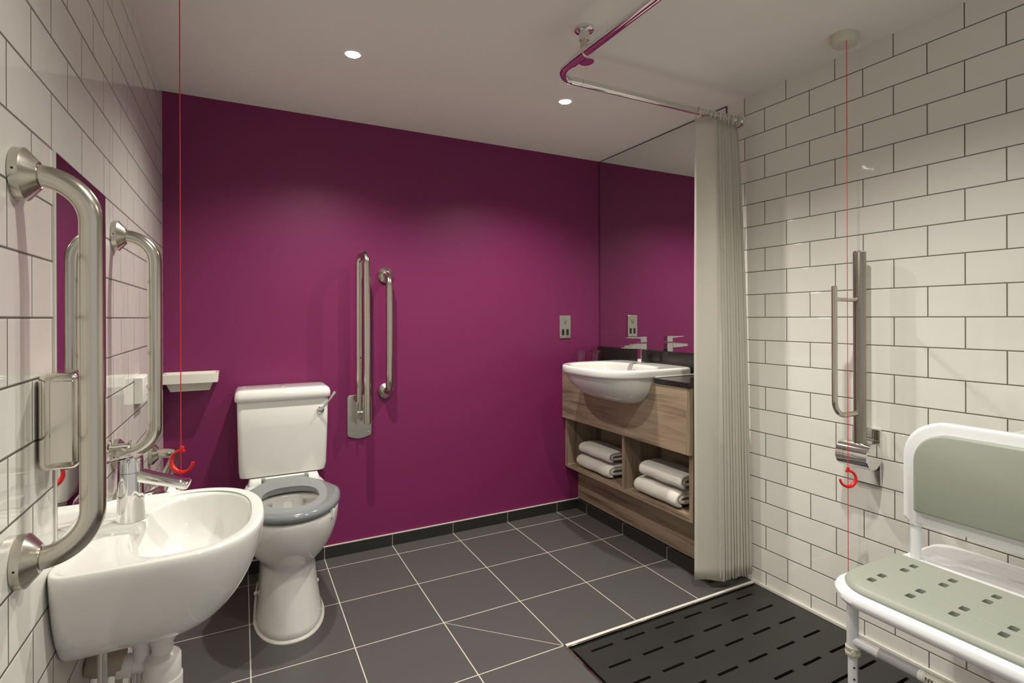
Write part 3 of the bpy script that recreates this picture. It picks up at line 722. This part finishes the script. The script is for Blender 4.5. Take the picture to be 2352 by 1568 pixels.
# ------------------------------------------------------------------ curtain rail and curtain
RX, RY, RZ = 1.336, -1.065, 2.073
def curtain_rail():
    t = thing('curtain_rail', 'chrome L-shaped shower curtain rail hung from the ceiling', 'curtain rail', (RX, RY, RZ))
    path = fillet([(W - .004, RY, RZ), (RX, RY, RZ), (RX, YF + .004, RZ)], .085, 16)
    obj('rail', MB().tube(path, .0145, 26), 'chrome', t)
    obj('joint_sleeve', MB().tube([(RX + .118, RY, RZ), (RX + .119, RY, RZ)], .0148, 26), 'mirror_edge', t)
    obj('wall_flange', MB().lathe([(.030, 0), (.030, .008), (.027, .010), (.020, .010), (.020, .030), (.0185, .032), (.0185, .05), (.0165, .052)], (W, RY, RZ), (-1, 0, 0), 32), 'chrome', t)
    sx, sy = 1.350, -1.236
    obj('ceiling_flange', MB().lathe([(.033, 0), (.033, .009), (.030, .011), (.018, .012), (.0175, .042), (.0150, .043)], (sx, sy, H), (0, 0, -1), 32), 'chrome', t)
    obj('hanger_tube', MB().lathe([(.0135, .01), (.0135, .085)], (sx, sy, H), (0, 0, -1), 24), 'steel', t)
    # wedge bracket gripping the rail
    br = MB().loft([[(RX + .030 + .017 * cos(a), sy + .017 * sin(a), RZ + .030) for a in [2 * pi * k / 24 for k in range(24)]], [(RX + .028 + .022 * cos(a), sy + .024 * sin(a), RZ + .0) for a in [2 * pi * k / 24 for k in range(24)]], [(RX + .024 + .024 * cos(a), sy + .028 * sin(a), RZ - .016) for a in [2 * pi * k / 24 for k in range(24)]]])
    br.tube([(RX, sy - .030, RZ), (RX, sy + .050, RZ)], .0178, 26)
    obj('bracket', br, 'chrome', t, smooth=40)
    # rings
    for k, x in enumerate([2.062, 2.128, 2.150, 2.178, 2.199, 2.219, 2.240, 2.266, 2.302]):
        g = thing('curtain_ring', 'white plastic ring on the chrome rail at the head of the curtain', 'curtain ring', (x, RY, RZ), 'rings along the curtain rail') if False else None
    return t
curtain_rail()
rx = [2.066, 2.130, 2.148, 2.178, 2.198, 2.218, 2.240, 2.268, 2.303]
words = ['first white plastic curtain ring on the rail, at the free left edge of the curtain', 'second white plastic curtain ring from the free edge', 'third white plastic curtain ring from the free edge, touching the second', 'fourth white plastic curtain ring from the free edge', 'fifth white plastic curtain ring, middle of the nine', 'sixth white plastic curtain ring from the free edge', 'third white plastic curtain ring from the wall flange', 'second white plastic curtain ring from the wall flange', 'white plastic curtain ring nearest the chrome wall flange']
for k, x in enumerate(rx):
    pts = []
    for j in range(25):
        a = 2 * pi * j / 24; pts.append((x + .006 * sin(a + k), RY + .0215 * sin(a), RZ - .009 + .0255 * cos(a)))
    o = obj('curtain_ring', MB().tube(pts, .0022, 8, caps=False), 'curtain_ring', loc=(x, RY, RZ - .009)); tag(o, words[k], 'curtain ring', 'rings along the curtain rail')

def curtain():
    t = thing('shower_curtain', 'white shower curtain gathered against the right wall', 'curtain', (2.19, RY, .03))
    ztop, zbot = RZ - .030, .040
    def prof(f):  # f: 0 bottom .. 1 top -> list of (x,y)
        e = (1 - f) ** .6
        x0 = 2.060 - .012 * e; y0 = RY + .012
        x1 = 2.160 - .002 * e; y1 = RY - .022 - .018 * e
        xe = 2.308 + .016 * min(1, (1 - f) * 2.2); pts = []
        # flat leading panel
        for k in range(10):
            u = k / 10; pts.append((x0 + (x1 - x0) * u, y0 + (y1 - y0) * u - .010 * sin(pi * u)))
        n = 19; amp = .006 + .006 * e
        for k in range(n * 8 + 1):
            u = k / (n * 8); ph = u * n * pi
            yy = y1 + (RY - .004 - .050 * e - y1) * u * .9 - amp * .5 * (1 - cos(ph)) * (-1) * (.7 + .3 * sin(1.7 * ph + 1)) * (.75 if u < .15 else 1)
            pts.append((x1 + (xe - x1) * u + .004 * sin(ph * 2 + f * 2), yy - .012 * e))
        return pts
    NZ = 40; rings = []
    for i in range(NZ + 1):
        f = i / NZ; z = zbot + (ztop - zbot) * f; p = prof(f)
        rings.append([(x + .0015 * sin(9 * f + j * .13), y, z + (.010 * sin(j * .35) ** 2 if i == NZ else (.006 * sin(j * .5) if i == 0 else 0))) for j, (x, y) in enumerate(p)])
    m = MB().loft(rings, False, False, closed=False)
    o = obj('fabric', m, 'curtain', t, smooth=0)
    o.modifiers.new('sol', 'SOLIDIFY').thickness = .0012
    # stitched hem running down the leading panel's edge
    hem = []
    for i in range(101):
        f = i / 100; p = prof(f)[9]; hem.append((p[0] + .0016 * sin(i * 1.9) * sin(i * .31), p[1] - .0030 - .0012 * sin(i * 2.7), zbot + .01 + (ztop - zbot - .02) * f))
    obj('stitched_hem', MB().tube(hem, .0022, 6), 'curtain', t)
curtain()

# ------------------------------------------------------------------ shower support rail on right wall
def shower_rail():
    cx, cz = 2.266, .688
    t = thing('shower_support_rail', 'folding steel support rail raised upright on the right shower wall', 'support rail', (W, -1.61, .57))
    obj('wall_plate', MB().box(W - .012, W, -1.657, -1.560, .575, .775), 'chrome', t, bevel=.0015, label='polished steel wall plate')
    obj('hub', MB().lathe([(.044, 0), (.046, .0015), (.046, .029), (.0445, .0298), (.0445, .0305), (.046, .0312), (.046, .108), (.0445, .110)], (cx, -1.558, cz), (0, -1, 0), 48), 'chrome', t, label='polished cylindrical hinge hub')
    obj('hub_arm', MB().box(cx, W - .012, -1.650, -1.570, cz - .038, cz + .038), 'chrome', t, bevel=.002)
    obj('post', MB().lathe([(.0205, 0), (.0205, 1.407 - cz - .03), (.0195, 1.410 - cz - .03)], (cx, -1.621, cz + .03), (0, 0, 1), 36), 'steel_grey', t)
    obj('post_cap', MB().lathe([(.021, 0), (.021, .004), (.018, .006)], (cx, -1.621, 1.409), (0, 0, 1), 36), 'chrome', t)
    hx, hy = 2.118, -1.621
    h = obj('side_handle', MB().tube(fillet([(hx, hy, 1.283), (hx, hy, .838), (cx - .015, hy, .838)], .055, 12), .0092, 20), 'steel_v', t)
    obj('handle_cap', MB().lathe([(.0094, 0), (.0085, .003)], (hx, hy, 1.283), (0, 0, 1), 20), 'chrome', h)
    obj('strut', MB().tube([(hx, hy, 1.240), (cx - .015, hy, 1.240)], .0072, 16), 'steel', h)
shower_rail()

# ------------------------------------------------------------------ shower chair
def chair():
    t = thing('shower_chair', 'white shower seat on two front legs with sage green pad and backrest', 'shower seat', (1.95, -2.14, 0))
    y0, y1 = -1.850, -2.430; yc = (y0 + y1) / 2
    def bd(g, z):
        p = rrect(1.667 + g, 2.248 - g, y1 + g, y0 - g, [.05 - g * .3, .10 - g * .5, .10 - g * .5, .05 - g * .3], 16); out = []
        for x, y in p:
            out.append((x - .012 * (1 - ((y - yc) / .29) ** 2) * (1 if x < 1.9 else 0), y + (-.018 * min(1, max(0, (x - 1.75) / .4)) if y > yc else .018 * min(1, max(0, (x - 1.75) / .4))), z))
        return out
    seat = obj('seat_board', MB().loft([bd(.020, .447), bd(.006, .450), bd(0, .459), bd(0, .469), bd(.005, .477), bd(.014, .480)]), 'white_frame', t, smooth=50)
    def pd(g, z):
        p = rrect(1.694 + g, 1.992 - g * .6, y1 + .028 + g, y0 - .020 - g, [.012, .085, .085, .012], 14); return [(x - .010 * (1 - ((y - yc) / .29) ** 2) * (1 if x < 1.85 else 0), y, z) for x, y in p]
    pad = obj('seat_pad', MB().loft([pd(.0, .4795), pd(-.002, .486), pd(.002, .494), pd(.010, .4985), pd(.020, .500)]), 'green_pad', t, smooth=60)
    c = MB()
    for k in range(6):
        for xs in ((1.752, 1.799), (1.885, 1.931)):
            for x in xs:
                y = (-1.937 if x < 1.85 else -1.948) - .0885 * k
                if y < y1 + .05: continue
                pz = rrect(x - .012, x + .012, y - .0085, y + .0085, .004, 3); c.prism(pz, 'Z', .40, .52)
    cut(pad, c); cut(seat, c)
    obj('pad_rib', MB().tube([(1.775, y0 - .035, .4997), (1.775, y1 + .04, .4997)], .0014, 6), 'green_pad', pad)
    obj('pad_rib', MB().tube([(1.842, y0 - .035, .4997), (1.842, y1 + .04, .4997)], .0014, 6), 'green_pad', pad)
    obj('pad_rib', MB().tube([(1.908, y0 - .035, .4997), (1.908, y1 + .04, .4997)], .0014, 6), 'green_pad', pad)
    rb = MB()
    for k in range(5): rb.tube([(2.085 + .025 * k, y0 - .055, .4788), (2.085 + .025 * k, y1 + .055, .4788)], .0030, 8)
    obj('board_ribs', rb, 'white_frame', seat)
    # legs
    for (lx, ly) in ((1.722, -1.906), (1.722, -2.374)):
        lg = obj('leg', MB().tube([(lx, ly, .452), (lx, ly, .300)], .0138, 22), 'white_frame', t)
        obj('leg_extension', MB().tube([(lx, ly, .31), (lx, ly, .03)], .0112, 20), 'white_frame', lg)
        obj('height_clip', MB().lathe([(.0165, 0), (.0175, .002), (.0175, .008), (.0160, .010), (.0160, .015), (.0172, .017), (.0172, .022), (.0155, .024)], (lx, ly, .298), (0, 0, 1), 24).lathe([(.006, 0), (.006, .005)], (lx - .013, ly - .009, .310), (-.8, -.6, 0), 14), 'plastic_cream', lg)
        for z in (.27, .24, .21, .18, .15): obj('adjustment_hole', MB().lathe([(.0028, 0), (.0028, .0012)], (lx - .0075, ly - .0078, z), (-.7, -.7, 0), 10), 'hole_shade', lg)
        obj('rubber_foot', MB().lathe([(.017, 0), (.019, .003), (.016, .03), (.0125, .045)], (lx, ly, -.002), (0, 0, 1), 20), 'seat_grey', lg)
    for a, b in (((1.722, -1.906), (1.722, -2.374)),):
        st = obj('stretcher', MB().tube([(*a, .338), (*b, .338)], .0125, 20), 'white_frame', t)
        for yy in (-1.962, -2.060, -2.160, -2.260):
            obj('white_band', MB().tube([(a[0], yy, .338), (a[0], yy - .010, .338)], .0132, 20), 'plastic', st)
        obj('grey_sleeve', MB().tube([(a[0], -1.972, .338), (a[0], -2.058, .338)], .0129, 20), 'sleeve', st)
        if a[0] < 2:
            lb = obj('printed_label', MB().tube([(a[0], -2.072, .338), (a[0], -2.15, .338)], .0130, 20), 'plastic_cream', st)
            # letters start at the visible end of the label
            cu = bpy.data.curves.new('t', 'FONT'); cu.body = 'NY'; cu.size = .012; cu.extrude = .0003; to = bpy.data.objects.new('t', cu); COL.objects.link(to)
            bpy.context.view_layer.update(); me = bpy.data.meshes.new_from_object(to.evaluated_get(bpy.context.evaluated_depsgraph_get())); bpy.data.objects.remove(to)
            me.materials.append(M['black'])
            R = Matrix(((0, .30, -.954, 0), (-1, 0, 0, 0), (0, .954, .30, 0), (0, 0, 0, 1)))
            me.transform(Matrix.Translation(Vector((a[0] - .0145, -2.075, .3382)) - ORG[t]) @ R)
            o = link('lettering', me, lb); ORG[o] = ORG[t]
    for ly in (-1.906, -2.374):
        obj('wall_bracket', MB().box(2.10, 2.232, ly - .012, ly + .012, .412, .4475).box(2.232, W, ly - .012, ly + .012, .412, .428).box(W - .006, W, ly - .022, ly + .022, .34, .428), 'white_frame', t, bevel=.002)
        # back posts
        obj('back_post', MB().tube([(2.030, ly, .479), (2.030, ly, .62)], .0132, 22), 'white_frame', t)
        obj('post_socket', MB().lathe([(.022, 0), (.019, .004), (.0135, .006)], (2.030, ly, .479), (0, 0, 1), 24), 'white_frame', t)
    # backrest
    Y0, Y1 = -1.880, -2.400
    def bk(g, x, zt=.886, zb=.592): return [(x, y, z) for y, z in rrect(Y1 + g, Y0 - g, zb + g * .6, zt - g, [.105 - g * .6, .105 - g * .6, .014, .014], 9)]
    for ly in (-1.906, -2.374): obj('post_sleeve', MB().lathe([(.0175, 0), (.019, .004), (.019, .05)], (2.031, ly, .583), (0, 0, 1), 24), 'white_frame', t)
    bf = obj('backrest_frame', MB().loft([bk(.010, 2.012), bk(.003, 2.014), bk(0, 2.021), bk(0, 2.043), bk(.006, 2.050)]), 'white_frame', t, smooth=50)
    def bp(g, x): return [(x, y, z) for y, z in rrect(Y1 + .035 + g, Y0 - .035 - g, .628 + g, .857 - g, [.085 - g, .085 - g, .008, .008], 9)]
    obj('backrest_pad', MB().loft([bp(0, 2.012), bp(0, 2.000), bp(.002, 1.996), bp(.006, 1.994)]), 'green_pad', t, smooth=50)
M['sleeve'] = simple('grey sleeve', (.42, .42, .42), .2, noise_amt=.02)
chair()
